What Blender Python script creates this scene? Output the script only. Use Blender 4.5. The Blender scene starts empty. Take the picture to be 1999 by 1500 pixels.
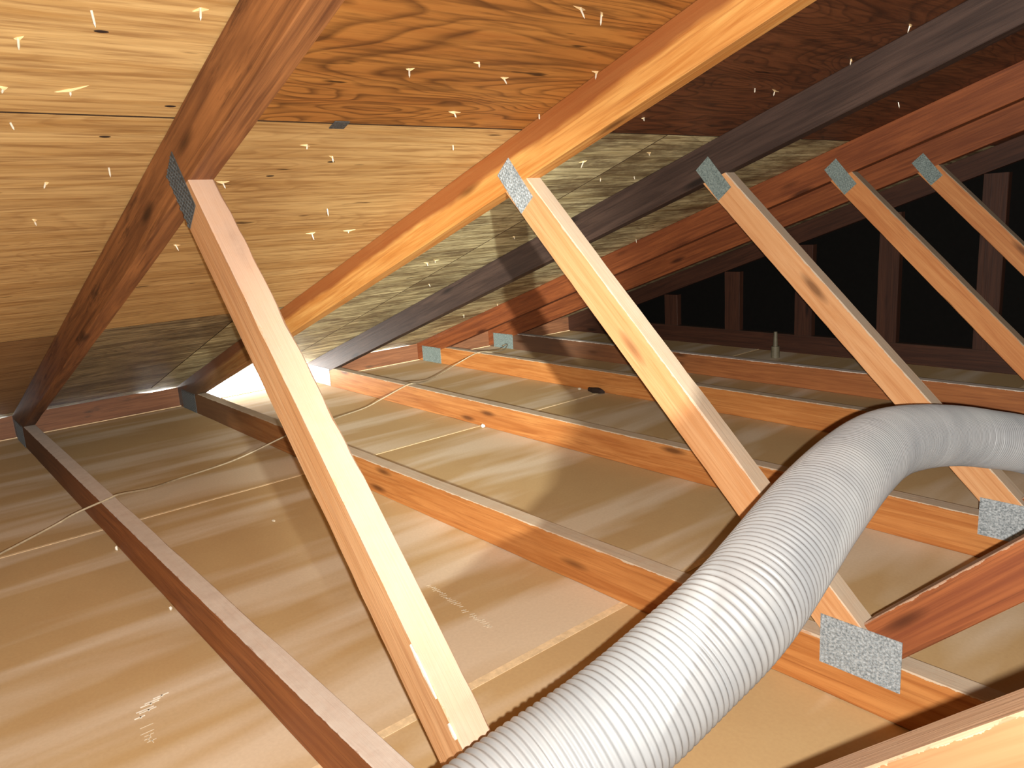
import bpy, bmesh, math, random
from mathutils import Vector, Matrix, noise

random.seed(7)
scene = bpy.context.scene
COL = scene.collection

# ------------------------------------------------------------------ camera, world, light, exposure
FPX = 1494.43
cam_d = bpy.data.cameras.new('camera'); cam = bpy.data.objects.new('camera', cam_d); COL.objects.link(cam)
scene.camera = cam
CL = Vector((3.33999, -0.36528, 0.72531))
CR = Vector((0.64816, 0.75912, -0.06023)); CU = Vector((-0.12276, 0.18222, 0.97556)); CF = Vector((-0.75154, 0.62493, -0.21130))
cm = Matrix.Identity(4)
for i in range(3):
    cm[i][0] = CR[i]; cm[i][1] = CU[i]; cm[i][2] = -CF[i]; cm[i][3] = CL[i]
cam.matrix_world = cm
cam_d.sensor_fit = 'HORIZONTAL'; cam_d.sensor_width = 36.0
cam_d.lens = FPX / 1999.0 * 36.0
cam_d.clip_start = 0.02; cam_d.clip_end = 100

w = bpy.data.worlds.new('sky'); scene.world = w; w.use_nodes = True
wb = w.node_tree.nodes['Background']
wb.inputs['Color'].default_value = (1.0, 0.99, 0.95, 1); wb.inputs['Strength'].default_value = 32.0

scene.view_settings.view_transform = 'Standard'; scene.view_settings.look = 'None'
scene.view_settings.exposure = 0.0; scene.view_settings.gamma = 1.0
scene.view_settings.use_curve_mapping = False

def lamp(name, kind, loc, target, power, color, radius, soft, **kw):
    # soft: how gently the lamp falls off with distance (0 = linear, 1 = constant)
    d = bpy.data.lights.new(name, kind); o = bpy.data.objects.new(name, d); COL.objects.link(o)
    o.location = loc
    o.rotation_euler = (Vector(target) - Vector(loc)).to_track_quat('-Z', 'Y').to_euler()
    d.energy = power; d.color = color; d.shadow_soft_size = radius
    for k, v in kw.items(): setattr(d, k, v)
    if soft:
        d.use_nodes = True; nt = d.node_tree
        em = [n for n in nt.nodes if n.type == 'EMISSION'][0]
        f = nt.nodes.new('ShaderNodeLightFalloff'); f.inputs['Strength'].default_value = 1.0
        m = nt.nodes.new('ShaderNodeMix'); m.data_type = 'FLOAT'
        m.inputs[0].default_value = soft
        nt.links.new(f.outputs['Linear'], m.inputs[2]); nt.links.new(f.outputs['Constant'], m.inputs[3])
        nt.links.new(m.outputs[0], em.inputs['Strength'])
    return o

FL = CL + CR * 0.014 - CU * 0.010
flash = lamp('phone_flash', 'SPOT', FL, FL + CF, 78.0, (1.0, 0.95, 0.87), 0.003, 0.10,
             spot_size=math.radians(165), spot_blend=0.5)
torch = lamp('hand_torch', 'SPOT', (3.87, -0.43, 0.72), (1.05, 1.19, 0.26), 80.0, (0.98, 1.0, 0.90), 0.012, 0.95,
             spot_size=math.radians(33), spot_blend=0.9)
pd = bpy.data.lights.new('eave_opening', 'AREA'); po = bpy.data.objects.new('eave_opening', pd); COL.objects.link(po)
pd.shape = 'RECTANGLE'; pd.size = 0.12; pd.size_y = 0.60; pd.cycles.is_portal = True
po.location = (-0.20, 0.95, 0.045); po.rotation_euler = (0, -math.pi / 2, 0)

# ------------------------------------------------------------------ constants of the roof
S = 0.61; T = 0.037
DY = {-2: 0, -1: 0, 0: 0.0, 1: 0.0167, 2: 0.0306, 3: 0.0628, 4: -0.0489, 5: 0.0}
AOF = {0: 0, 1: -0.0157, 2: -0.0046, 3: -0.0133, 4: 0.0302}
BOF = {0: 0, 1: 0.0066, 2: 0.022, 3: 0.0144, 4: 0.067}
CA, CB, CE = 2.2427, 2.9191, 2.8435
RX, SPAN, H = 4.30, 8.60, 0.089
TP = 1.0 / 3.0; PA = math.atan(TP)
def rbot(x): return 0.0551 + TP * x
def rtop(x): return 0.1452 + TP * x
def ty(k): return k * S + DY[k]

# ------------------------------------------------------------------ helpers
WM = {}
def link(name, me, mat=None, parent=None, M=None):
    o = bpy.data.objects.new(name, me); COL.objects.link(o)
    if mat is not None and not me.materials:
        me.materials.append(mat)
    if parent is not None:
        o.parent = parent
        W = M if M is not None else Matrix.Identity(4)
        o.matrix_local = WM[parent.name].inverted() @ W; WM[o.name] = W
    else:
        W = M if M is not None else Matrix.Identity(4)
        o.matrix_world = W; WM[o.name] = W
    return o
def tag(o, label=None, cat=None, group=None, kind=None):
    if label: o['label'] = label
    if cat: o['category'] = cat
    if group: o['group'] = group
    if kind: o['kind'] = kind
    return o
def empty(name, loc):
    o = bpy.data.objects.new(name, None); COL.objects.link(o)
    o.location = loc; o.matrix_world = Matrix.Translation(loc); WM[o.name] = Matrix.Translation(loc); o.empty_display_size = 0.1
    return o
def me_from(verts, faces, name='m', smooth=False):
    me = bpy.data.meshes.new(name); me.from_pydata([tuple(v) for v in verts], [], faces); me.update()
    bm = bmesh.new(); bm.from_mesh(me); bmesh.ops.recalc_face_normals(bm, faces=bm.faces); bm.to_mesh(me); bm.free()
    if smooth:
        for p in me.polygons: p.use_smooth = True
    return me
def box_me(sx, sy, sz, bev=0.0, name='box'):
    bm = bmesh.new(); bmesh.ops.create_cube(bm, size=1.0)
    for v in bm.verts: v.co = Vector((v.co.x * sx, v.co.y * sy, v.co.z * sz))
    if bev: bmesh.ops.bevel(bm, geom=bm.edges[:], offset=bev, segments=1, affect='EDGES')
    me = bpy.data.meshes.new(name); bm.to_mesh(me); bm.free(); return me
def frame(o, dx, n):
    # matrix with local x along dx, local z along n, at o (all in the X-Z plane of a truss)
    X = Vector(dx).normalized(); Z = Vector(n).normalized(); Y = Z.cross(X)
    M = Matrix.Identity(4)
    for i in range(3):
        M[i][0] = X[i]; M[i][1] = Y[i]; M[i][2] = Z[i]; M[i][3] = o[i]
    return M

# ------------------------------------------------------------------ materials
def new_mat(name):
    m = bpy.data.materials.new(name); m.use_nodes = True
    return m, m.node_tree, m.node_tree.nodes['Principled BSDF']
def nd(nt, t, **kw):
    n = nt.nodes.new(t)
    for k, v in kw.items():
        if hasattr(n, k): setattr(n, k, v)
        else: n.inputs[k].default_value = v
    return n
def mapping(nt, scale, rnd=True, loc=(0, 0, 0)):
    tc = nd(nt, 'ShaderNodeTexCoord'); mp = nd(nt, 'ShaderNodeMapping')
    mp.inputs['Scale'].default_value = scale
    if rnd:
        oi = nd(nt, 'ShaderNodeObjectInfo'); vm = nd(nt, 'ShaderNodeVectorMath', operation='SCALE')
        cx = nd(nt, 'ShaderNodeCombineXYZ'); nt.links.new(oi.outputs['Random'], cx.inputs[0]); nt.links.new(oi.outputs['Random'], cx.inputs[1]); nt.links.new(oi.outputs['Random'], cx.inputs[2])
        nt.links.new(cx.outputs[0], vm.inputs[0]); vm.inputs['Scale'].default_value = 37.0
        ad = nd(nt, 'ShaderNodeVectorMath', operation='ADD')
        nt.links.new(tc.outputs['Object'], ad.inputs[0]); nt.links.new(vm.outputs[0], ad.inputs[1])
        nt.links.new(ad.outputs[0], mp.inputs['Vector'])
    else:
        nt.links.new(tc.outputs['Object'], mp.inputs['Vector'])
    mp.inputs['Location'].default_value = loc
    return mp.outputs[0], tc
def mixc(nt, fac, a, b, bt='MIX'):
    m = nd(nt, 'ShaderNodeMix'); m.data_type = 'RGBA'; m.blend_type = bt
    for i, s in ((0, fac), (6, a), (7, b)):
        if hasattr(s, 'links'): nt.links.new(s, m.inputs[i])
        elif i == 0: m.inputs[0].default_value = s
        else: m.inputs[i].default_value = (*s, 1)
    return m.outputs[2]
def ramp(nt, src, stops):
    r = nd(nt, 'ShaderNodeValToRGB'); e = r.color_ramp.elements
    e[0].position = stops[0][0]; e[1].position = stops[-1][0]
    for p, c in stops[1:-1]: e.new(p)
    for i, (p, c) in enumerate(stops):
        c = (c, c, c) if isinstance(c, (int, float)) else c
        e[i].color = (*c, 1)
    nt.links.new(src, r.inputs[0]); return r.outputs[0]
def math_(nt, op, a, b=None, clamp=False):
    m = nd(nt, 'ShaderNodeMath', operation=op); m.use_clamp = clamp
    for i, s in enumerate((a, b)):
        if s is None: continue
        if hasattr(s, 'links'): nt.links.new(s, m.inputs[i])
        else: m.inputs[i].default_value = s
    return m.outputs[0]
def srgb(r, g, b):
    f = lambda c: ((c / 255 + 0.055) / 1.055) ** 2.4 if c > 10 else c / 255 / 12.92
    return (f(r), f(g), f(b))
def bump(nt, bsdf, h, strength, dist):
    b = nd(nt, 'ShaderNodeBump'); b.inputs['Strength'].default_value = strength; b.inputs['Distance'].default_value = dist
    nt.links.new(h, b.inputs['Height']); nt.links.new(b.outputs[0], bsdf.inputs['Normal'])

DUST = srgb(214, 202, 186)
def wood(name, light, dark, streak, mottle=0.5, dust=DUST, dust_amt=0.9, grain=1.0, w=0.089, stain=None, rough=0.62, band=None, heel_dark=None):
    m, nt, bs = new_mat(name)
    v, tc = mapping(nt, (1.6 * grain, 30, 30))
    n1 = nd(nt, 'ShaderNodeTexNoise', Scale=1.6, Detail=4.0, Roughness=0.6, Distortion=1.2); nt.links.new(v, n1.inputs['Vector'])
    v2, _ = mapping(nt, (3, 110, 110))
    n2 = nd(nt, 'ShaderNodeTexNoise', Scale=1.3, Detail=3.0, Roughness=0.7, Distortion=0.4); nt.links.new(v2, n2.inputs['Vector'])
    v3, _ = mapping(nt, (3.0, 9, 9))
    n3 = nd(nt, 'ShaderNodeTexNoise', Scale=1.6, Detail=3.0, Roughness=0.65); nt.links.new(v3, n3.inputs['Vector'])
    c = mixc(nt, ramp(nt, n1.outputs[0], [(0.36, 0), (0.64, 1)]), light, dark)
    c = mixc(nt, math_(nt, 'MULTIPLY', ramp(nt, n2.outputs[0], [(0.52, 0), (0.68, 1)]), 0.55), c, streak)
    c = mixc(nt, math_(nt, 'MULTIPLY', ramp(nt, n3.outputs[0], [(0.40, 0), (0.75, 1)]), mottle), c, dark)
    if stain:
        vs, _ = mapping(nt, (2.2, 16, 16)); ns = nd(nt, 'ShaderNodeTexNoise', Scale=1.9, Detail=5.0, Roughness=0.7); nt.links.new(vs, ns.inputs['Vector'])
        c = mixc(nt, ramp(nt, ns.outputs[0], [(0.56, 0), (0.68, 0.85)]), c, stain)
    if band:
        tcb = nd(nt, 'ShaderNodeTexCoord'); sb = nd(nt, 'ShaderNodeSeparateXYZ'); nt.links.new(tcb.outputs['Object'], sb.inputs[0])
        zb = math_(nt, 'ADD', sb.outputs[2], math_(nt, 'MULTIPLY', math_(nt, 'SUBTRACT', n3.outputs[0], 0.5), 0.03))
        c = mixc(nt, math_(nt, 'MULTIPLY', ramp(nt, math_(nt, 'ADD', math_(nt, 'MULTIPLY', zb, 10.0), 0.5), [(band[1], 0), (band[2], 1)]), 0.85), c, band[0])
    if heel_dark:  # darkens the piece towards its heel end, ragged by noise
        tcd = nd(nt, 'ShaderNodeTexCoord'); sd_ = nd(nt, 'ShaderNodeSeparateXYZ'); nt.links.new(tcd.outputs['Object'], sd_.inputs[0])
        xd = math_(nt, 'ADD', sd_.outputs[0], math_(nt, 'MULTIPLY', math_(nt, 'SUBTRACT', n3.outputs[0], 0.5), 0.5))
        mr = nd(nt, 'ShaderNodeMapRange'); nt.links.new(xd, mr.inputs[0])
        mr.inputs[1].default_value = heel_dark[1]; mr.inputs[2].default_value = heel_dark[2]; mr.inputs[3].default_value = heel_dark[3]; mr.inputs[4].default_value = 0.0
        c = mixc(nt, mr.outputs[0], c, heel_dark[0])
    # knots
    vk, _ = mapping(nt, (3.2, 14, 14)); vo = nd(nt, 'ShaderNodeTexVoronoi', Scale=1.0); nt.links.new(vk, vo.inputs['Vector'])
    c = mixc(nt, ramp(nt, vo.outputs['Distance'], [(0.06, 0.8), (0.17, 0)]), c, tuple(x * 0.35 for x in streak))
    # dust that settled on the upward edge (local +z), ragged along the arris
    geo = nd(nt, 'ShaderNodeTexCoord'); sx = nd(nt, 'ShaderNodeSeparateXYZ'); nt.links.new(geo.outputs['Normal'], sx.inputs[0])
    sp = nd(nt, 'ShaderNodeSeparateXYZ'); nt.links.new(geo.outputs['Object'], sp.inputs[0])
    vd, _ = mapping(nt, (38, 38, 38)); nn = nd(nt, 'ShaderNodeTexNoise', Scale=0.8, Detail=5.0, Roughness=0.75); nt.links.new(vd, nn.inputs['Vector'])
    top = ramp(nt, sx.outputs[2], [(0.55, 0), (0.85, 1)])
    thr = math_(nt, 'ADD', math_(nt, 'MULTIPLY', math_(nt, 'SUBTRACT', nn.outputs[0], 0.5), 0.012), sp.outputs[2])
    spill = math_(nt, 'GREATER_THAN', thr, w / 2 - 0.0018)
    dm = ramp(nt, nn.outputs[0], [(0.25, 0.75), (0.6, 1.0)])
    f = math_(nt, 'MULTIPLY', math_(nt, 'MULTIPLY', math_(nt, 'MAXIMUM', top, spill), dm), dust_amt)
    if dust_amt > 0:
        c = mixc(nt, f, c, dust)
        sc2 = mixc(nt, math_(nt, 'MULTIPLY', ramp(nt, n3.outputs[0], [(0.3, 0), (0.7, 1)]), math_(nt, 'MULTIPLY', f, 0.25)), c, tuple(x * 0.5 for x in dust))
        c = sc2
    nt.links.new(c, bs.inputs['Base Color']); bs.inputs['Roughness'].default_value = rough
    bs.inputs['Specular IOR Level'].default_value = 0.3
    bump(nt, bs, n2.outputs[0], 0.35, 0.002)
    return m

def plywood(name, light, dark, line, bold=0.0, stretch=5.0, sc=1.0, weather=None, wamt=0.0):
    m, nt, bs = new_mat(name)
    # local x = up the slope, local y = along the grain
    v, tc = mapping(nt, (34 * sc, 34 * sc / stretch / 2.2, 3))
    n1 = nd(nt, 'ShaderNodeTexNoise', Scale=1.0, Detail=5.0, Roughness=0.62, Distortion=0.9); nt.links.new(v, n1.inputs['Vector'])
    v2, _ = mapping(nt, (6.5 * sc, 1.3 * sc, 3))
    n2 = nd(nt, 'ShaderNodeTexNoise', Scale=1.0, Detail=2.5, Roughness=0.5, Distortion=0.5); nt.links.new(v2, n2.inputs['Vector'])
    # contour lines of a smooth field = cathedral grain
    k = math_(nt, 'MULTIPLY', n2.outputs[0], 26.0)
    fr = math_(nt, 'FRACT', k)
    lines = ramp(nt, fr, [(0.0, 0), (0.55, 0.15), (0.86, 1), (1.0, 0)])
    lines = math_(nt, 'MULTIPLY', lines, ramp(nt, n1.outputs[0], [(0.3, 0.35), (0.6, 1)]))
    c = mixc(nt, ramp(nt, n1.outputs[0], [(0.34, 0), (0.7, 1)]), light, dark)
    v4, _ = mapping(nt, (120 * sc, 7 * sc, 3)); n4 = nd(nt, 'ShaderNodeTexNoise', Scale=1.0, Detail=3.0, Roughness=0.6); nt.links.new(v4, n4.inputs['Vector'])
    c = mixc(nt, math_(nt, 'MULTIPLY', ramp(nt, n4.outputs[0], [(0.48, 0), (0.66, 1)]), 0.6), c, line)
    c = mixc(nt, math_(nt, 'MULTIPLY', lines, bold), c, line)
    # short dark checks
    v5, _ = mapping(nt, (60, 9, 3)); n5 = nd(nt, 'ShaderNodeTexNoise', Scale=1.0, Detail=2.0); nt.links.new(v5, n5.inputs['Vector'])
    c = mixc(nt, ramp(nt, n5.outputs[0], [(0.71, 0), (0.77, 0.9)]), c, tuple(x * 0.25 for x in line))
    if weather:
        v6, _ = mapping(nt, (11, 4, 3)); n6 = nd(nt, 'ShaderNodeTexNoise', Scale=1.0, Detail=6.0, Roughness=0.75); nt.links.new(v6, n6.inputs['Vector'])
        c = mixc(nt, math_(nt, 'MULTIPLY', ramp(nt, n6.outputs[0], [(0.42, 0), (0.62, 1)]), wamt), c, weather)
    nt.links.new(c, bs.inputs['Base Color']); bs.inputs['Roughness'].default_value = 0.6
    bs.inputs['Specular IOR Level'].default_value = 0.3
    bump(nt, bs, n1.outputs[0], 0.9 if weather else 0.22, 0.006 if weather else 0.004)
    return m

M = {}
M['chord'] = wood('chord_wood', srgb(194, 132, 74), srgb(166, 102, 50), srgb(132, 74, 34), 0.5, dust=srgb(200, 184, 162))
M['chord_shaded'] = wood('chord_wood_dark_at_heel', srgb(194, 132, 74), srgb(166, 102, 50), srgb(132, 74, 34), 0.5, dust=srgb(200, 184, 162), heel_dark=(srgb(84, 62, 46), -3.9, -3.2, 0.85))  # web shadow near the heel is painted into this chord's colour
M['chord_dark'] = wood('dark_chord_wood', srgb(170, 108, 62), srgb(140, 84, 48), srgb(108, 62, 34), 0.5, dust=srgb(222, 210, 198), heel_dark=(srgb(76, 60, 50), -3.9, -2.9, 0.8))  # colour gets darker towards the heel
M['web'] = wood('web_wood', srgb(210, 160, 114), srgb(196, 140, 92), srgb(176, 116, 72), 0.3, dust=srgb(200, 182, 160), w=0.0615)
M['web_pale'] = wood('dusty_web_wood', srgb(214, 168, 124), srgb(196, 144, 98), srgb(166, 112, 72), 0.3, dust=srgb(206, 176, 154), w=0.0615)
M['web_red'] = wood('red_web_wood', srgb(158, 94, 54), srgb(122, 66, 40), srgb(72, 34, 22), 0.5, w=0.0615, grain=0.5, dust=srgb(190, 160, 136), dust_amt=0.8)
M['web_new'] = wood('pale_web_wood', srgb(172, 124, 90), srgb(156, 104, 70), srgb(132, 78, 48), 0.3, w=0.0615, grain=0.5, dust=srgb(188, 158, 130))
M['web_far'] = wood('tan_web_wood', srgb(196, 136, 84), srgb(176, 112, 64), srgb(150, 88, 48), 0.4, w=0.0615, dust=srgb(160, 146, 126))
M['raft_brown'] = wood('brown_rafter_wood', srgb(168, 112, 66), srgb(118, 74, 44), srgb(76, 42, 26), 0.5, dust_amt=0, stain=srgb(62, 34, 24), heel_dark=(srgb(58, 40, 32), -2.35, -0.6, 0.85))  # darker brown towards the heel
M['raft_gold'] = wood('golden_rafter_wood', srgb(214, 160, 92), srgb(188, 124, 60), srgb(158, 92, 42), 0.4, dust_amt=0, band=(srgb(132, 70, 34), 0.50, 0.62), heel_dark=(srgb(72, 56, 48), -2.1, -1.2, 0.95))  # greyer and darker towards the heel
M['raft_black'] = wood('blackened_rafter_wood', srgb(76, 58, 50), srgb(54, 40, 35), srgb(36, 25, 21), 0.6, dust_amt=0)
M['raft_red'] = wood('reddish_rafter_wood', srgb(140, 78, 42), srgb(108, 56, 30), srgb(78, 36, 20), 0.5, dust_amt=0)
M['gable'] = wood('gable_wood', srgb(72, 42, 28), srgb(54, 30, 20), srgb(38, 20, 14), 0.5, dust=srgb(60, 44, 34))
M['block'] = wood('eave_block_wood', srgb(132, 88, 60), srgb(106, 68, 46), srgb(76, 46, 32), 0.5, dust_amt=0, stain=srgb(66, 50, 40))

M['ply_tan'] = plywood('tan_plywood', srgb(216, 180, 122), srgb(180, 138, 82), srgb(134, 92, 50), bold=0.35, stretch=9)
M['ply_tan_brown'] = plywood('browned_plywood', srgb(172, 134, 88), srgb(142, 102, 62), srgb(100, 66, 38), bold=0.3, stretch=9)
M['ply_red'] = plywood('red_grained_plywood', srgb(184, 126, 62), srgb(164, 104, 48), srgb(88, 52, 22), bold=0.9, stretch=6, sc=0.9)
M['ply_red_dark'] = plywood('dark_red_grained_plywood', srgb(116, 70, 42), srgb(92, 52, 30), srgb(52, 30, 18), bold=0.8, stretch=6, sc=1.0)
M['ply_grey'] = plywood('weathered_plywood', srgb(236, 226, 180), srgb(166, 150, 106), srgb(94, 74, 48), bold=0.5, stretch=7, weather=srgb(92, 72, 48), wamt=0.8)
M['ply_grey_dark'] = plywood('grey_stained_plywood', srgb(186, 168, 128), srgb(128, 108, 80), srgb(72, 56, 40), bold=0.5, stretch=7, weather=srgb(78, 64, 48), wamt=0.75)

def paper():
    m, nt, bs = new_mat('drywall_back_paper')
    v, _ = mapping(nt, (4.2, 0.7, 1), rnd=False)
    n1 = nd(nt, 'ShaderNodeTexNoise', Scale=1.3, Detail=3.0, Roughness=0.55, Distortion=0.3); nt.links.new(v, n1.inputs['Vector'])
    v2, _ = mapping(nt, (2.5, 2.5, 1), rnd=False)
    n2 = nd(nt, 'ShaderNodeTexNoise', Scale=1.5, Detail=4.0, Roughness=0.6); nt.links.new(v2, n2.inputs['Vector'])
    v3, _ = mapping(nt, (160, 160, 1), rnd=False)
    n3 = nd(nt, 'ShaderNodeTexNoise', Scale=1.0, Detail=3.0); nt.links.new(v3, n3.inputs['Vector'])
    c = mixc(nt, n2.outputs[0], srgb(202, 174, 128), srgb(184, 150, 106))
    c = mixc(nt, math_(nt, 'MULTIPLY', ramp(nt, n1.outputs[0], [(0.47, 0), (0.62, 1)]), 0.6), c, srgb(232, 218, 198))
    c = mixc(nt, math_(nt, 'MULTIPLY', n3.outputs[0], 0.25), c, srgb(140, 104, 70))
    nt.links.new(c, bs.inputs['Base Color']); bs.inputs['Roughness'].default_value = 0.75
    bs.inputs['Specular IOR Level'].default_value = 0.2
    return m
M['paper'] = paper()

def flat(name, col, rough=0.6, metal=0.0, noise_=0.0, scale=60, col2=None, spec=0.4):
    m, nt, bs = new_mat(name)
    v, _ = mapping(nt, (1, 1, 1))
    n = nd(nt, 'ShaderNodeTexNoise', Scale=scale, Detail=4.0, Roughness=0.7); nt.links.new(v, n.inputs['Vector'])
    c = mixc(nt, ramp(nt, n.outputs[0], [(0.35, 0), (0.65, 1)]), col, col2 or tuple(x * 0.75 for x in col))
    nt.links.new(c, bs.inputs['Base Color']); bs.inputs['Roughness'].default_value = rough; bs.inputs['Metallic'].default_value = metal
    bs.inputs['Specular IOR Level'].default_value = spec
    if noise_: bump(nt, bs, n.outputs[0], noise_, 0.002)
    return m
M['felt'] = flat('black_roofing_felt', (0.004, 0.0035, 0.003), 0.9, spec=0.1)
M['slab'] = flat('dark_backing', srgb(60, 44, 32), 0.9, spec=0.1)
M['zinc'] = flat('galvanised_plate', srgb(190, 196, 200), 0.5, 0.15, 0.6, 260, srgb(112, 120, 124))
M['zinc_blue'] = flat('bluish_galvanised_plate', srgb(140, 152, 148), 0.6, 0.1, 0.6, 260, srgb(92, 104, 102))
M['zinc_dark'] = flat('tarnished_plate', srgb(96, 98, 98), 0.6, 0.2, 0.6, 420, srgb(60, 64, 66))
M['nail'] = flat('bright_nail_steel', srgb(236, 226, 206), 0.35, 0.2)
M['split'] = flat('fresh_splintered_wood', srgb(238, 206, 152), 0.7)
M['cable'] = flat('cream_cable_sheath', srgb(176, 160, 132), 0.5)
M['pale'] = flat('pale_plastic', srgb(112, 104, 84), 0.5)
M['print'] = flat('white_print', srgb(226, 214, 190), 0.8)
M['tape'] = flat('pale_paper_edge', srgb(236, 208, 166), 0.8)
M['white_bits'] = flat('white_glints_and_bits', srgb(254, 250, 238), 0.5)  # near-white, shared by the painted glints, scraps and marks
M['knot'] = flat('dark_knot', srgb(44, 26, 16), 0.8)

def duct_mat():
    m, nt, bs = new_mat('grey_vinyl_duct')
    v, _ = mapping(nt, (1, 1, 1), rnd=False)
    n = nd(nt, 'ShaderNodeTexNoise', Scale=9.0, Detail=4.0, Roughness=0.6); nt.links.new(v, n.inputs['Vector'])
    c = mixc(nt, ramp(nt, n.outputs[0], [(0.35, 0), (0.7, 1)]), srgb(164, 166, 168), srgb(144, 147, 151))
    nt.links.new(c, bs.inputs['Base Color']); bs.inputs['Roughness'].default_value = 0.42
    bs.inputs['Specular IOR Level'].default_value = 0.45
    return m
M['duct'] = duct_mat()

# ------------------------------------------------------------------ timber members
def member(name, parent, A, d, n, L, width, y0, mat, e0=0.0, e1=0.0, rag=0.0015, seed=0, stations=36, thick=T):
    """a piece of lumber: bottom edge starts at A (x,z) and runs along d (x,z); n (x,z) is its width direction.
    e0, e1: slope of the end cuts (shift along the piece per unit of width)"""
    d = Vector((d[0], 0, d[1])).normalized(); n = Vector((n[0], 0, n[1])).normalized()
    A = Vector((A[0], 0, A[1]))
    ctr = A + d * (L / 2) + n * (width / 2) + Vector((0, y0 + thick / 2, 0))
    Mx = frame(ctr, d, n)
    # frame() makes local y = z cross x; keep it, the section is symmetric in y
    hw, ht = width / 2, thick / 2
    verts, faces = [], []
    for i in range(stations + 1):
        s = i / stations
        sec = []
        for ci, (sy, sz) in enumerate(((-1, -1), (1, -1), (1, 1), (-1, 1))):
            q = noise.noise(Vector((s * L * 22 + seed * 7.3, ci * 5.1, seed)))
            q2 = noise.noise(Vector((s * L * 5 + seed * 3.1, ci * 2.7, seed + 9)))
            c = 0.0012 + rag * max(0.0, q * 0.8 + q2 * 1.2)
            if ci in (0, 2): sec += [(sy * ht, sz * (hw - c)), (sy * (ht - c), sz * hw)]
            else: sec += [(sy * (ht - c), sz * hw), (sy * ht, sz * (hw - c))]
        # order: walk round
        order = [0, 1, 2, 3, 4, 5, 6, 7]
        bow = 0.0008 * noise.noise(Vector((s * 3, seed, 0)))
        for j in order:
            yy, zz = sec[j]
            t0 = -L / 2 + e0 * (zz + hw); t1 = L / 2 + e1 * (zz + hw)
            verts.append((t0 + (t1 - t0) * s, yy, zz + bow))
    for i in range(stations):
        for j in range(8):
            a = i * 8 + j; b = i * 8 + (j + 1) % 8
            faces.append((a, b, b + 8, a + 8))
    faces.append(tuple(range(8))); faces.append(tuple(range(stations * 8, stations * 8 + 8)))
    me = me_from(verts, faces, name)
    return link(name, me, mat, parent, Mx)

_plates = {}
def plate(parent, cx, cz, ang, L, Wd, yface, mat, name='gusset_plate', skew=0.0):
    """pressed nail plate lying on the near face (y = yface), long side at angle ang in the X-Z plane"""
    key = (round(L, 3), round(Wd, 3), mat.name)
    if key not in _plates:
        vs, fs = [], []
        def bx(x0, x1, y0, y1, z0, z1, tp=0.0):
            b = len(vs)
            for (x, y, z) in ((x0, y1, z0), (x1, y1, z0), (x1, y1, z1), (x0, y1, z1)): vs.append((x, y, z))
            for (x, y, z) in ((x0 + tp, y0, z0 + tp), (x1 - tp, y0, z0 + tp), (x1 - tp, y0, z1 - tp), (x0 + tp, y0, z1 - tp)): vs.append((x, y, z))
            fs.extend([(b, b + 1, b + 2, b + 3), (b + 4, b + 5, b + 6, b + 7), (b, b + 1, b + 5, b + 4), (b + 1, b + 2, b + 6, b + 5), (b + 2, b + 3, b + 7, b + 6), (b + 3, b, b + 4, b + 7)])
        bx(-L / 2, L / 2, -0.0012, 0.0, -Wd / 2, Wd / 2)
        nx = max(3, int(L / 0.0075)); nz = max(3, int(Wd / 0.0065))
        for i in range(nx):
            for j in range(nz):
                x = -L / 2 + (i + 0.5) * L / nx; z = -Wd / 2 + (j + 0.5 + (0.25 if i % 2 else -0.25)) * Wd / nz * 0.94
                bx(x - 0.0026, x + 0.0026, -0.0024 - random.random() * 0.0008, -0.0011, z - 0.0014, z + 0.0014, 0.0008)
        _plates[key] = me_from(vs, fs, 'gusset_plate'); _plates[key].materials.append(mat)
    a = ang
    Mx = frame((cx, yface - 0.0002, cz), (math.cos(a), 0, math.sin(a)), (-math.sin(a), 0, math.cos(a)))
    # frame gives y pointing into the wood side: keep outward = -y
    return link(name, _plates[key], None, parent, Mx)

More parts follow.
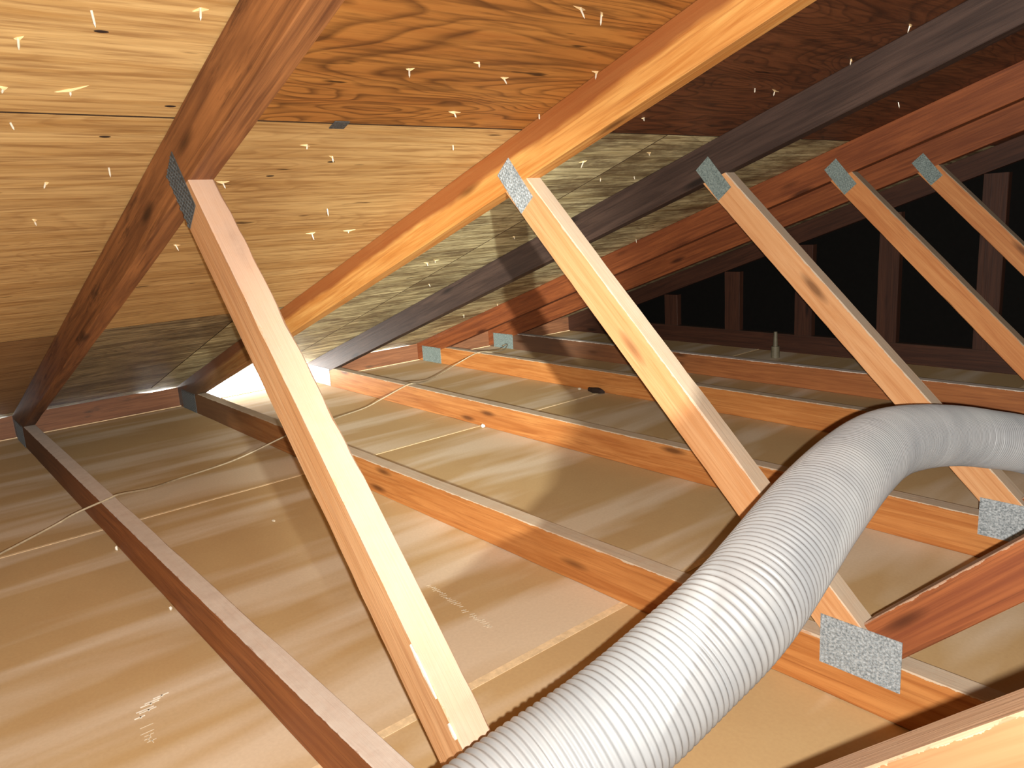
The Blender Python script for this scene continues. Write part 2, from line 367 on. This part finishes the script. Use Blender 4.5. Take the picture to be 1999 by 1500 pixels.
LW = 0.0615
def truss(k, label, mats):
    y = ty(k); root = empty('roof_truss', (RX, y, 0.0))
    tag(root, label, 'truss', 'roof trusses standing in a row across the attic')
    sd = k * 11 + 3
    member('bottom_chord', root, (-0.165, 0.0), (1, 0), (0, 1), SPAN + 0.33, H, y, mats['chord'], 2.978, -2.978, 0.003, sd, 90)
    ra = (math.cos(PA), math.sin(PA)); rn = (-math.sin(PA), math.cos(PA)); rw = 0.0855
    x0 = -0.24; Lr = (RX - x0) / math.cos(PA)
    member('rafter', root, (x0, rbot(x0)), ra, rn, Lr, rw, y, mats['rafter'], math.tan(PA), math.tan(PA), 0.002, sd + 1, 60)
    member('rafter', root, (SPAN - x0, rbot(x0)), (-ra[0], ra[1]), (-rn[0], rn[1]), Lr, rw, y, mats['rafter'], math.tan(PA), math.tan(PA), 0.002, sd + 2, 30)
    if k < 5:
        a = CA + AOF.get(k, 0); b = CB + BOF.get(k, 0)
        for mir in (False, True):
            f = (lambda x: SPAN - x) if mir else (lambda x: x); s = -1 if mir else 1
            # outer web: top edge from (a, rafter underside) to (b, chord top)
            P = Vector((a, rbot(a))); Q = Vector((b, H)); d = (Q - P).normalized(); n = Vector((-d.y, d.x))
            L = (Q - P).length; low = P - n * LW
            c = Vector((math.cos(PA), math.sin(PA))); s0 = c.dot(d) / c.dot(n); s1 = Vector((1, 0)).dot(d) / Vector((1, 0)).dot(n)
            # bottom edge start shifts back so that the top edge keeps its ends
            A = low - d * (s0 * LW); Lb = L + s0 * LW - s1 * LW
            member('web', root, (f(A.x), A.y), (s * d.x, d.y), (s * n.x, n.y), Lb, LW, y, mats['web'], s0, s1, 0.0045 if k == 0 else 0.0025, sd + 3, 60)
            # inner web: rises from the joint to the ridge
            t = (b - CE) / (1 + abs(d.x / d.y)) + 0.005
            P = Vector((CE + t, H + t)); d2 = Vector((1, 1)).normalized(); n2 = Vector((-1, 1)).normalized()
            tt = 1.369; Q = Vector((CE + tt, H + tt)); L = (Q - P).length; s1 = c.dot(d2) / c.dot(n2)
            A = P - n2 * LW; Lb = L - s1 * LW
            member('web', root, (f(A.x), A.y), (s * d2.x, d2.y), (s * n2.x, n2.y), Lb, LW, y, mats['web_in'], 0.0, s1, 0.0025, sd + 4, 40)
            pm = mats.get('plate', M['zinc'])
            plate(root, f(a - 0.034), rbot(a) - 0.0115, -0.87 * s, 0.100, 0.046, y, pm)
            plate(root, f(2.886), 0.0895, 0.0, 0.117, 0.078, y, mats.get('plate_low', M['zinc']))
            plate(root, f(-0.030), 0.0415, 0.0, 0.172 if k != 3 else 0.17, 0.082, y, mats.get('plate_heel', M['zinc_dark']))
        plate(root, RX, rbot(RX) + 0.01, 0.0, 0.16, 0.12, y, M['zinc'])
    return root

# ------------------------------------------------------------------ setting: roof deck
ceil_bm = bmesh.new()
def quadbox(bm, pts, y0, y1):
    vs = [bm.verts.new((x, y0, z)) for x, z in pts] + [bm.verts.new((x, y1, z)) for x, z in pts]
    n = len(pts)
    bm.faces.new(vs[:n]); bm.faces.new(vs[n:][::-1])
    for i in range(n): bm.faces.new((vs[i], vs[i + n], vs[(i + 1) % n + n], vs[(i + 1) % n]))
Y0, Y1 = -1.35, 3.20
o1, o2 = 0.0140, 0.030
quadbox(ceil_bm, [(-0.25, rtop(-0.25) + o1), (RX, rtop(RX) + o1), (RX, rtop(RX) + o2), (-0.25, rtop(-0.25) + o2)], Y0, Y1)
quadbox(ceil_bm, [(RX, rtop(RX) + o1), (SPAN + .25, rtop(-0.25) + o1), (SPAN + .25, rtop(-0.25) + o2), (RX, rtop(RX) + o2)], Y0, Y1)
bmesh.ops.recalc_face_normals(ceil_bm, faces=ceil_bm.faces)
me = bpy.data.meshes.new('ceiling'); ceil_bm.to_mesh(me); ceil_bm.free()
ceiling = link('ceiling', me, M['felt']); tag(ceiling, kind='structure')

PANELS = []
def panel(x0, x1, y0, y1, mat, label=None):
    g = 0.0016; th = 0.0125
    xm = (x0 + x1) / 2; L = (x1 - x0) / math.cos(PA) - 2 * g
    me = box_me(L, (y1 - y0) - 2 * g, th, 0.0004, 'sheathing_panel')
    me.materials.append(mat); me.materials.append(M['slab'])
    for p in me.polygons:
        if abs(p.normal.z) < 0.9: p.material_index = 1
    nrm = Vector((-math.sin(PA), 0, math.cos(PA)))
    c = Vector((xm, (y0 + y1) / 2, rtop(xm))) + nrm * (th / 2 + 0.0003)
    o = link('sheathing_panel', me, mat, ceiling, frame(c, (math.cos(PA), 0, math.sin(PA)), nrm))
    if label: o['label'] = label
    PANELS.append((o, x0, x1, y0, y1)); return o
XR = [-0.215, -0.10, 1.06, 2.22, 3.38, RX]
panel(XR[0], XR[1], Y0, Y1, M['ply_grey'])
panel(XR[1], XR[2], Y0, 0.018, M['ply_tan_brown'], 'browned plywood panel near the eave')
panel(XR[1], XR[2], 0.018, 0.50, M['ply_grey_dark'], 'grey stained plywood panel')
panel(XR[1], XR[2], 0.50, 1.06, M['ply_grey'], 'weathered grey-green plywood panel')
panel(XR[1], XR[2], 1.06, Y1, M['ply_grey'], 'weathered grey-green plywood panel')
panel(XR[2], XR[3], Y0, 0.645, M['ply_tan'], 'tan plywood panel with fine straight grain')
panel(XR[2], XR[3], 0.645, 1.06, M['ply_grey'], 'weathered grey-green plywood panel')
panel(XR[2], XR[3], 1.06, Y1, M['ply_grey'], 'weathered grey-green plywood panel')
panel(XR[3], XR[4], Y0, 0.018, M['ply_tan'], 'tan plywood panel with fine straight grain')
panel(XR[3], XR[4], 0.018, 0.645, M['ply_red'], 'red-brown plywood panel with bold dark grain')
panel(XR[3], XR[4], 0.645, Y1, M['ply_red_dark'], 'dark red-brown plywood panel')
panel(XR[4], XR[5], Y0, 1.26, M['ply_red']); panel(XR[4], XR[5], 1.26, Y1, M['ply_tan'])
nrm2 = Vector((math.sin(PA), 0, math.cos(PA)))
for i in range(4):   # far slope
    xa, xb = [RX, 5.22, 6.38, 7.54, SPAN + 0.25][i:i + 2]
    for (ya, yb) in ((Y0, 0.645), (0.645, Y1)):
        xm = (xa + xb) / 2
        me = box_me((xb - xa) / math.cos(PA) - 0.002, yb - ya - 0.002, 0.0125, 0.0012, 'sheathing_panel')
        c = Vector((xm, (ya + yb) / 2, rtop(SPAN - xm))) + nrm2 * 0.0065
        link('sheathing_panel', me, M['ply_tan'], ceiling, frame(c, (math.cos(PA), 0, -math.sin(PA)), nrm2))

# nails poking through the sheathing, with torn splinters round them
NAILS = [(2.375, -0.194), (2.277, -0.2), (2.28, -0.133), (2.434, -0.135), (2.017, -0.129), (2.01, 0.133), (2.148, 0.227), (2.106, 0.292), (1.866, 0.396), (1.725, 0.424), (1.727, 0.516), (1.707, 0.135), (1.874, -0.13), (2.067, -0.053), (2.459, -0.033), (2.382, 0.279), (2.381, 0.453), (2.273, 0.433), (2.277, 0.621), (2.421, 0.62), (2.555, 0.491), (2.558, 0.446), (2.414, 0.38), (2.154, 0.515), (2.286, 0.899), (2.133, 1.099), (2.087, 0.926), (1.992, 1.082), (1.998, 1.201), (1.395, 0.948), (1.414, 0.966), (1.43, 1.866), (1.581, 1.141), (2.421, 1.085), (2.421, 1.159), (2.374, 1.27), (2.549, 1.225), (2.665, 1.215), (2.426, 1.727), (1.127, 1.131), (0.454, 1.767), (0.591, 1.861), (1.749, 0.055), (2.195, -0.187)]
def nail_me():
    vs, fs = [], []
    n = 8; prof = [(0.0, 0.0013), (0.011, 0.0013), (0.015, 0.0002)]
    for h, r in prof:
        for i in range(n): vs.append((r * math.cos(2 * math.pi * i / n), r * math.sin(2 * math.pi * i / n), -h))
    for k in range(len(prof) - 1):
        for i in range(n): fs.append((k * n + i, k * n + (i + 1) % n, (k + 1) * n + (i + 1) % n, (k + 1) * n + i))
    fs.append(tuple(range(n))); fs.append(tuple(range(2 * n, 3 * n)))
    me = me_from(vs, fs, 'nail'); me.materials.append(M['nail']); return me
def split_me(L, seed):
    r = random.Random(seed); vs, fs = [], []
    for q in range(2):
        a = r.uniform(-0.4, 0.4) + (math.pi if q else 0); ll = L * r.uniform(0.15, 1.0); wd = 0.0007 + r.random() * 0.0012
        lift = r.uniform(0.001, 0.004)
        dy = (math.sin(a), math.cos(a)); px = (math.cos(a), -math.sin(a))
        b = len(vs)
        vs += [(px[0] * wd, px[1] * wd, 0.0006), (-px[0] * wd, -px[1] * wd, 0.0006), (px[0] * wd * .6, px[1] * wd * .6, -0.0022 - lift), (-px[0] * wd * .6, -px[1] * wd * .6, -0.0022 - lift),
               (dy[0] * ll, dy[1] * ll, 0.0003), (dy[0] * ll * .8, dy[1] * ll * .8, -0.0012)]
        fs += [(b, b + 1, b + 3, b + 2), (b, b + 2, b + 5, b + 4), (b + 1, b + 3, b + 5, b + 4), (b + 2, b + 3, b + 5), (b, b + 1, b + 4)]
    me = me_from(vs, fs, 'splinter'); me.materials.append(M['split']); return me
NM = nail_me(); SM = [split_me(0.011 + 0.004 * (i % 4), i) for i in range(8)]
for i, (x, y) in enumerate(NAILS):
    for (o, x0, x1, y0, y1) in PANELS:
        if x0 <= x < x1 and y0 <= y < y1:
            loc = (x, y, rtop(x))
            nl = link('nail', NM, None, o, Matrix.Translation(loc) @ Matrix.Rotation(random.uniform(-.4, .4), 4, 'X') @ Matrix.Rotation(random.uniform(-.4, .4), 4, 'Y') @ Matrix.Diagonal((1, 1, random.uniform(0.45, 1.1), 1)))
            if i % 5 != 3:
                link('splinter', SM[i % 8], None, o, frame(loc, (math.cos(PA), 0, math.sin(PA)), (-math.sin(PA), 0, math.cos(PA))) @ Matrix.Rotation(random.uniform(-.5, .5) + (math.pi if random.random() < .5 else 0), 4, 'Z') @ Matrix.Diagonal((1, random.uniform(0.5, 1.3), 0.8, 1)))
            break
# knot holes in the tan panels
def disc_me(rx, ry, h, n=14):
    vs = [(rx * math.cos(2 * math.pi * i / n), ry * math.sin(2 * math.pi * i / n), 0) for i in range(n)] + [(rx * .8 * math.cos(2 * math.pi * i / n), ry * .8 * math.sin(2 * math.pi * i / n), -h) for i in range(n)]
    return me_from(vs, [tuple(range(n)), tuple(range(n, 2 * n))] + [(i, (i + 1) % n, (i + 1) % n + n, i + n) for i in range(n)], 'knot')
km = disc_me(0.0026, 0.0075, 0.0004); km.materials.append(M['knot'])
for x, y in ((2.251, -0.012), (2.163, -0.075), (2.40, -0.12), (2.085, 0.30), (2.03, 0.21)):
    for (o, x0, x1, y0, y1) in PANELS:
        if x0 <= x < x1 and y0 <= y < y1:
            link('knot', km, None, o, frame((x, y, rtop(x)), (math.cos(PA), 0, math.sin(PA)), (-math.sin(PA), 0, math.cos(PA)))); break
# the metal clip that joins two panels at their seam
vs = [(-0.011, -0.014, 0), (0.011, -0.014, 0), (0.011, 0.014, 0), (-0.011, 0.014, 0)]
cl = box_me(0.024, 0.026, 0.0018, 0.0005, 'panel_clip')
o = link('panel_clip', cl, M['zinc_dark'], PANELS[5][0], frame((2.218, 0.2505, rtop(2.218) - 0.001), (math.cos(PA), 0, math.sin(PA)), (-math.sin(PA), 0, math.cos(PA))))
o['label'] = 'small grey metal clip on the panel seam'

# ------------------------------------------------------------------ setting: floor (backs of the drywall sheets below)
fm = box_me(SPAN + 0.33, Y1 - Y0, 0.03, 0, 'floor')
floor = link('floor', fm, M['slab'], None, Matrix.Translation((RX, (Y0 + Y1) / 2, -0.0135 - 0.015))); tag(floor, kind='structure')
S1, S2 = 1.2023, 2.439
for (xa, xb) in ((-0.165, S1), (S1, S2), (S2, 3.66), (3.66, 4.88), (4.88, 6.10), (6.10, 7.32), (7.32, SPAN + 0.165)):
    g = 0.0022
    me = box_me(xb - xa - 2 * g, Y1 - Y0 - 0.01, 0.0125, 0.001, 'drywall_sheet')
    link('drywall_sheet', me, M['paper'], floor, Matrix.Translation(((xa + xb) / 2, (Y0 + Y1) / 2, -0.0125 / 2 - 0.0004)))
    if -0.1 < xa < 6:
        me = box_me(0.0105 if xa < 2 else 0.017, Y1 - Y0 - 0.01, 0.001, 0.0002, 'sheet_edge')
        o = link('seam_tape', me, M['tape'], floor, Matrix.Translation((xa, (Y0 + Y1) / 2, 0.0003))); o['label'] = 'pale paper edge along the drywall seam'
o = link('pale_strip', box_me(0.005, Y1 - Y0 - 0.02, 0.003, 0.0005, 'pale_strip'), M['tape'], floor, Matrix.Translation((-0.158, (Y0 + Y1) / 2, 0.0008))); o['label'] = 'thin pale strip along the eave edge of the floor'  # narrow pale line where the floor meets the eave boards
# faint printed marks on the paper
def strokes(name, pts, ang, n, L, gap, wd, sd, shear=0.0):
    r = random.Random(sd); vs, fs = [], []
    for i in range(n):
        if r.random() < 0.12: continue
        x = i * gap; l = L * r.uniform(0.45, 1.0); off = r.uniform(-0.2, 0.2) * L + x * shear
        sk = 0.25 * L if not shear else 0.0
        p = [(x, off - l / 2), (x + wd, off - l / 2), (x + wd + sk, off + l / 2), (x + sk, off + l / 2)]
        b = len(vs); vs += [(a, c, 0.0) for a, c in p] + [(a, c, 0.0004) for a, c in p]
        fs += [(b, b + 1, b + 2, b + 3), (b + 4, b + 5, b + 6, b + 7)] + [(b + j, b + (j + 1) % 4, b + 4 + (j + 1) % 4, b + 4 + j) for j in range(4)]
        if r.random() < 0.5:
            b = len(vs); p = [(x, off), (x + gap, off), (x + gap, off + wd), (x, off + wd)]
            vs += [(a, c, 0.0) for a, c in p] + [(a, c, 0.0004) for a, c in p]
            fs += [(b, b + 1, b + 2, b + 3), (b + 4, b + 5, b + 6, b + 7)] + [(b + j, b + (j + 1) % 4, b + 4 + (j + 1) % 4, b + 4 + j) for j in range(4)]
    me = me_from(vs, fs, name)
    return link(name, me, M['print'], floor, Matrix.Translation((pts[0], pts[1], 0.0001)) @ Matrix.Rotation(ang, 4, 'Z'))
o = strokes('printed_marks', (2.096, 0.412), -0.075, 30, 0.014, 0.0076, 0.0013, 3); o['label'] = 'faint printed line of small marks on the paper'; o['kind'] = 'stuff'
o = strokes('printed_marks', (2.092, -0.118), 0.0, 9, 0.032, 0.0052, 0.0026, 11, -0.9); o.data.materials[0] = M['white_bits']; o['label'] = 'short group of pale slanting marks on the paper'; o['kind'] = 'stuff'
o = strokes('printed_marks', (2.160, -0.150), 0.0, 7, 0.020, 0.0085, 0.0012, 8, -0.25); o['label'] = 'faint slanting marks beside the brighter group'; o['kind'] = 'stuff'

# ------------------------------------------------------------------ gable walls
def gable_wall(name, y0, y1):
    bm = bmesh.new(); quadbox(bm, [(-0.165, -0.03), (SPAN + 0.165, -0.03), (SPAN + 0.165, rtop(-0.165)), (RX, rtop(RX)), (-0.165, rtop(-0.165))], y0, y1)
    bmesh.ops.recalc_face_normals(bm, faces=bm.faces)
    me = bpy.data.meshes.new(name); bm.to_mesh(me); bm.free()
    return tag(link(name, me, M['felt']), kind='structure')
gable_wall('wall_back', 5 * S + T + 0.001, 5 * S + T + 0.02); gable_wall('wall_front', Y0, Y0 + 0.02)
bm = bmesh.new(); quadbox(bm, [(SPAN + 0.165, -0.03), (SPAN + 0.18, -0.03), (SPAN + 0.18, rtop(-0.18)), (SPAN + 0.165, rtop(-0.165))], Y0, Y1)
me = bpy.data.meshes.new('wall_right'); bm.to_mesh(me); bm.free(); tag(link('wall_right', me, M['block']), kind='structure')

# ------------------------------------------------------------------ trusses
std = dict(chord=M['chord'], rafter=M['raft_red'], web=M['web'], web_in=M['web_red'])
truss(-1, 'brown roof truss standing behind the viewpoint, outside the picture', dict(std))
truss(0, 'nearest roof truss, with a stained brown rafter and pale dusty web',
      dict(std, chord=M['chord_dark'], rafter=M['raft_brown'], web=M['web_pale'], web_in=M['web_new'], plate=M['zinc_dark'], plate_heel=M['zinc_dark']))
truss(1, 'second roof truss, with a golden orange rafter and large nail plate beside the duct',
      dict(std, chord=M['chord_shaded'], rafter=M['raft_gold'], plate_heel=M['zinc_dark']))
truss(2, 'third roof truss, with a blackened dark rafter',
      dict(std, rafter=M['raft_black'], plate=M['zinc_blue'], plate_heel=M['zinc']))
truss(3, 'fourth roof truss, with a reddish rafter and a bluish square plate at its heel',
      dict(std, web=M['web_far'], plate=M['zinc_blue'], plate_heel=M['zinc_blue']))
truss(4, 'fifth roof truss, dim reddish one just before the dark gable wall',
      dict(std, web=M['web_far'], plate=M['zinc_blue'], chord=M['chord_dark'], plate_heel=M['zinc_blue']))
# gable frame with upright studs
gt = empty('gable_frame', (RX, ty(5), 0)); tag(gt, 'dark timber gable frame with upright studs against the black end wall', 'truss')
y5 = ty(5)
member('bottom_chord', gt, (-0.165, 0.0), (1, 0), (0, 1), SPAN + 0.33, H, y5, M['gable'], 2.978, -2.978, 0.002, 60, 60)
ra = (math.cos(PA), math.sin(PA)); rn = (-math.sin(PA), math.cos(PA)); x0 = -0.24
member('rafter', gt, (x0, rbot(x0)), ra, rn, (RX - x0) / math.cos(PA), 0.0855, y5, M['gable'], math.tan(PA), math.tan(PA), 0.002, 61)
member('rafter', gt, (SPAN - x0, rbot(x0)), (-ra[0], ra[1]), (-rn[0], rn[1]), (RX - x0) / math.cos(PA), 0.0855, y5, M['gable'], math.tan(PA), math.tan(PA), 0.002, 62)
xs = 0.655; i = 0
while xs < SPAN - 0.5:
    hh = (rbot(xs - 0.044) if xs < RX else rbot(SPAN - xs - 0.044)) - H
    if hh > 0.03:
        member('stud', gt, (xs + 0.044, H + 0.0003), (0, 1), (-1, 0), hh - 0.001, 0.088, y5, M['gable'], 0.0, 0.0, 0.002, 70 + i, 10)
    xs += 0.394; i += 1

# ------------------------------------------------------------------ eave blocking between the trusses (none between the second and third)
def blocking(k, gap0, gap1, label, xoff=0.0):
    ya = ty(k) + T + 0.0015; yb = ty(k + 1) - 0.0015
    x1, x0 = -0.162, -0.200
    vs = []
    n = 10
    for i in range(n + 1):
        s = i / n; y = ya + (yb - ya) * s; g = 0.0006 + gap0 * (1 - s) + gap1 * s if not callable(gap0) else gap0(s)
        vs += [(x0, y, -0.03), (x1, y, -0.03), (x1, y, rtop(x1) - g - 0.001), (x0, y, rtop(x0) - g - 0.001)]
    fs = [(0, 1, 2, 3), tuple(4 * n + j for j in range(4))]
    for i in range(n):
        for j in range(4): fs.append((4 * i + j, 4 * i + (j + 1) % 4, 4 * i + 4 + (j + 1) % 4, 4 * i + 4 + j))
    c = Vector((-0.181, (ya + yb) / 2, 0.03))
    vs = [(Vector(v) - c) for v in vs]
    vs = [(-v.y, v.x, v.z) for v in vs]     # local x along the board
    me = me_from(vs, fs, 'blocking_board')
    o = link('blocking_board', me, M['block'], None, Matrix.Translation(c) @ Matrix.Rotation(-math.pi / 2, 4, 'Z'))
    tag(o, label, 'board', 'blocking boards along the eave')
blocking(-2, 0, 0, 'short brown eave board outside the picture, behind the viewpoint') if False else None
blocking(-1, 0.0, lambda s: 0, '') if False else None
def gf(a, b, h):
    return lambda s: 0.0006 + h * max(0.0, min(1.0, (s - a) / 0.06)) * max(0.0, min(1.0, (b - s) / 0.06))
blocking(-1, gf(0.1, 0.97, 0.0045), 0, 'leftmost brown eave board, left of the nearest truss heel')
blocking(0, gf(0.70, 1.05, 0.006), 0, 'reddish brown eave board between the two nearest truss heels, with a slit of daylight')
blocking(2, gf(-0.1, 0.95, 0.004), 0, 'brown eave board just right of the bright eave opening')
blocking(3, 0.0, 0.0, 'dim eave board between the fourth and fifth truss heels')
blocking(4, 0.0, 0.0, 'dark eave board next to the gable frame')
bl = box_me(0.038, 0.60 - 0.003 + 0.0 , 0.12, 0.001, 'blocking_board')
o = link('blocking_board', bl, M['block'], None, Matrix.Translation((-0.181, (-1.35 + 0.02 + (-0.61)) / 2, 0.028))); o.scale = (1, (0.61 + 0.13 - 0.026) / 0.6, 1)
tag(o, 'brown eave board behind the viewpoint, outside the picture', 'board', 'blocking boards along the eave')

# ------------------------------------------------------------------ splices, painted glints and bits on the timber
def glint_spot(parent, pts, y, rad, name='glint_spot', label='bright glint of light shaped on the edge of the web'):  # blown-out light on the web edge, built as near-white slivers
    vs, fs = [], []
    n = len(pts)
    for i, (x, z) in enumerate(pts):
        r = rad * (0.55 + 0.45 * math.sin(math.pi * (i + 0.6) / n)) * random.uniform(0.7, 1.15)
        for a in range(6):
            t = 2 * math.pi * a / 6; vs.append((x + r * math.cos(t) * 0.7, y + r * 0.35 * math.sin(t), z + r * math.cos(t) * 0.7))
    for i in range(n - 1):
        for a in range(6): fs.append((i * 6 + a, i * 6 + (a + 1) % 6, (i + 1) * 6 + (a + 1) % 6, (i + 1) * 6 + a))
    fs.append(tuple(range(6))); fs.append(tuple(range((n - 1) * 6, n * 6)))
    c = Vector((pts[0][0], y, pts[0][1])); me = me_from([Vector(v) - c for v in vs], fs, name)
    o = link(name, me, M['white_bits'], parent, Matrix.Translation(c)); o['label'] = label; return o
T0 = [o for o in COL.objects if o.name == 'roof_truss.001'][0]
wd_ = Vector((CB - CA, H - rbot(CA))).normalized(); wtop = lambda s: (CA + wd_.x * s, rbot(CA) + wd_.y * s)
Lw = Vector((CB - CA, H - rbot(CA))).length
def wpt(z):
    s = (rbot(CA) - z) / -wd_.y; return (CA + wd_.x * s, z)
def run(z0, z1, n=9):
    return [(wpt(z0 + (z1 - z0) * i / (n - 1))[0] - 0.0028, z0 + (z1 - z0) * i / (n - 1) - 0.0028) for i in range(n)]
glint_spot(T0, run(0.305, 0.262, 10), -0.0004, 0.0038); glint_spot(T0, run(0.243, 0.231, 5), -0.0004, 0.0040); glint_spot(T0, run(0.203, 0.194, 5), -0.0004, 0.0042)

# dark knotty lump and pale crumbs at the foot of the third and fourth chords
def lump(name, loc, s, mat, label, cat, seed, group=None):
    bm = bmesh.new(); bmesh.ops.create_icosphere(bm, subdivisions=2, radius=1.0)
    for v in bm.verts:
        q = 1 + 0.35 * noise.noise(v.co * 1.7 + Vector((seed, 0, 0)))
        v.co = Vector((v.co.x * s[0] * q, v.co.y * s[1] * q, v.co.z * s[2] * q))
    zmin = min(v.co.z for v in bm.verts)
    for v in bm.verts: v.co.z -= zmin
    me = bpy.data.meshes.new(name); bm.to_mesh(me); bm.free()
    o = link(name, me, mat, None, Matrix.Translation(loc)); return tag(o, label, cat, group)
lump('debris_clump', (1.19, 1.868, 0.0), (0.052, 0.014, 0.012), M['knot'], 'dark ragged clump lying against the foot of the fourth chord', 'debris', 3)
lump('paper_scrap', (1.10, 1.865, 0.0), (0.010, 0.006, 0.005), M['print'], 'small pale scrap just left of the dark clump', 'debris', 8)
lump('paper_scrap', (1.235, 1.238, 0.0), (0.009, 0.006, 0.007), M['white_bits'], 'small white scrap at the foot of the third chord, left half', 'debris', 5)
lump('paper_scrap', (1.383, -0.008, 0.0), (0.004, 0.003, 0.006), M['white_bits'], 'tiny pale tuft at the foot of the nearest chord, further up', 'debris', 6)
lump('paper_scrap', (1.800, -0.008, 0.0), (0.0035, 0.003, 0.004), M['white_bits'], 'tiny pale tuft at the foot of the nearest chord, further down', 'debris', 7)
lump('paper_scrap', (1.502, 0.337, 0.0), (0.007, 0.004, 0.002), M['print'], 'tiny pale fleck on the paper just below the thin seam', 'debris', 9)

# pale stub in front of the gable frame
bm = bmesh.new(); bmesh.ops.create_cone(bm, cap_ends=True, segments=20, radius1=0.020, radius2=0.019, depth=0.055)
bmesh.ops.translate(bm, verts=bm.verts, vec=(0, 0, 0.0275))
bmesh.ops.create_cone(bm, cap_ends=True, segments=20, radius1=0.011, radius2=0.008, depth=0.07, matrix=Matrix.Translation((0, 0, 0.09)))
me = bpy.data.meshes.new('pipe_stub'); bm.to_mesh(me); bm.free()
o = link('pipe_stub', me, M['pale'], None, Matrix.Translation((1.415, 2.93, 0.0))); o.matrix_world = Matrix.Translation((1.39, 2.90, 0.0))
tag(o, 'faint pale pipe stub standing in front of the gable studs', 'pipe')

# ------------------------------------------------------------------ tubes
def catmull(P, per):
    out = []
    P = [P[0] + (P[0] - P[1])] + P + [P[-1] + (P[-1] - P[-2])]
    for i in range(1, len(P) - 2):
        p0, p1, p2, p3 = P[i - 1:i + 3]
        for j in range(per):
            t = j / per
            out.append(0.5 * ((2 * p1) + (p2 - p0) * t + (2 * p0 - 5 * p1 + 4 * p2 - p3) * t * t + (3 * p1 - p0 - 3 * p2 + p3) * t ** 3))
    out.append(P[-2]); return out
def resample(pts, step):
    out = [pts[0]]; acc = 0.0
    for a, b in zip(pts, pts[1:]):
        d = (b - a).length
        while acc + d >= step:
            t = (step - acc) / d; a = a.lerp(b, t); out.append(a); d = (b - a).length; acc = 0.0
        acc += d
    return out
def sweep(pts, rad, seg, name):
    n = len(pts); vs, fs = [], []
    up = Vector((0, 0, 1)); tan = (pts[1] - pts[0]).normalized(); nx = (up - tan * up.dot(tan)).normalized()
    for i, p in enumerate(pts):
        t = (pts[min(i + 1, n - 1)] - pts[max(i - 1, 0)]).normalized()
        nx = (nx - t * nx.dot(t)).normalized(); ny = t.cross(nx); r = rad(i) if callable(rad) else rad
        for k in range(seg):
            a = 2 * math.pi * k / seg; vs.append(p + nx * (math.cos(a) * r) + ny * (math.sin(a) * r))
    for i in range(n - 1):
        for k in range(seg): fs.append((i * seg + k, i * seg + (k + 1) % seg, (i + 1) * seg + (k + 1) % seg, (i + 1) * seg + k))
    c = pts[0].copy(); me = me_from([v - c for v in vs], fs, name, True)
    return me, c

# the corrugated duct, lying in the V between the webs
DW = [(2.905, -0.66, 0.215), (2.90, -0.36, 0.205), (2.90, -0.06, 0.243), (2.92, 0.07, 0.272), (2.93, 0.16, 0.298), (2.937, 0.26, 0.330), (2.905, 0.45, 0.360), (2.865, 0.64, 0.362),
      (2.835, 0.80, 0.348), (2.820, 0.96, 0.320), (2.825, 1.11, 0.288), (2.850, 1.21, 0.262), (2.885, 1.30, 0.235), (2.935, 1.42, 0.180), (2.985, 1.52, 0.110)]
pts = resample(catmull([Vector(p) for p in DW], 14), 0.001)
RD = 0.0530
PH = [0.0]
for p in pts[1:]:
    pitch = 0.0078 - 0.0018 * max(0.0, min(1.0, (p.y - 0.55) / 0.45))
    PH.append(PH[-1] + 0.001 / pitch)
def drad(i):
    ph = PH[i]
    w_ = 0.5 + 0.5 * math.cos(2 * math.pi * ph)
    return RD + 0.0027 * (w_ ** 0.7)
me, c = sweep(pts, drad, 56, 'flexible_duct')
duct = link('flexible_duct', me, M['duct'], None, Matrix.Translation(c))
tag(duct, 'ribbed light grey flexible duct hose snaking over the trusses at right', 'duct')
# cable
CAB = [(1.46, -0.55, 0.03), (1.398, -0.296, 0.06), (1.323, -0.232, 0.05), (1.253, -0.11, 0.06), (1.264, -0.062, 0.08), (1.256, 0.015, 0.093), (1.24, 0.049, 0.093), (1.147, 0.147, 0.06), (1.025, 0.253, 0.03), (0.978, 0.433, 0.03), (1.007, 0.571, 0.07), (1.037, 0.621, 0.0935), (1.02, 0.668, 0.0935), (0.93, 0.76, 0.06), (0.755, 0.915, 0.03), (0.668, 1.083, 0.02), (0.658, 1.176, 0.04), (0.741, 1.243, 0.0925), (0.739, 1.285, 0.0925), (0.515, 1.502, 0.04), (0.361, 1.702, 0.03), (0.32, 1.827, 0.05), (0.39, 1.885, 0.0925), (0.443, 1.930, 0.0925), (0.295, 2.126, 0.06), (0.08, 2.33, 0.04), (0.0, 2.36, 0.02)]
me, c = sweep(catmull([Vector(p) for p in CAB], 8), 0.0026, 10, 'electric_cable')
tag(link('electric_cable', me, M['cable'], None, Matrix.Translation(c)), 'thin cream cable sagging across the chords towards the eave', 'cable')
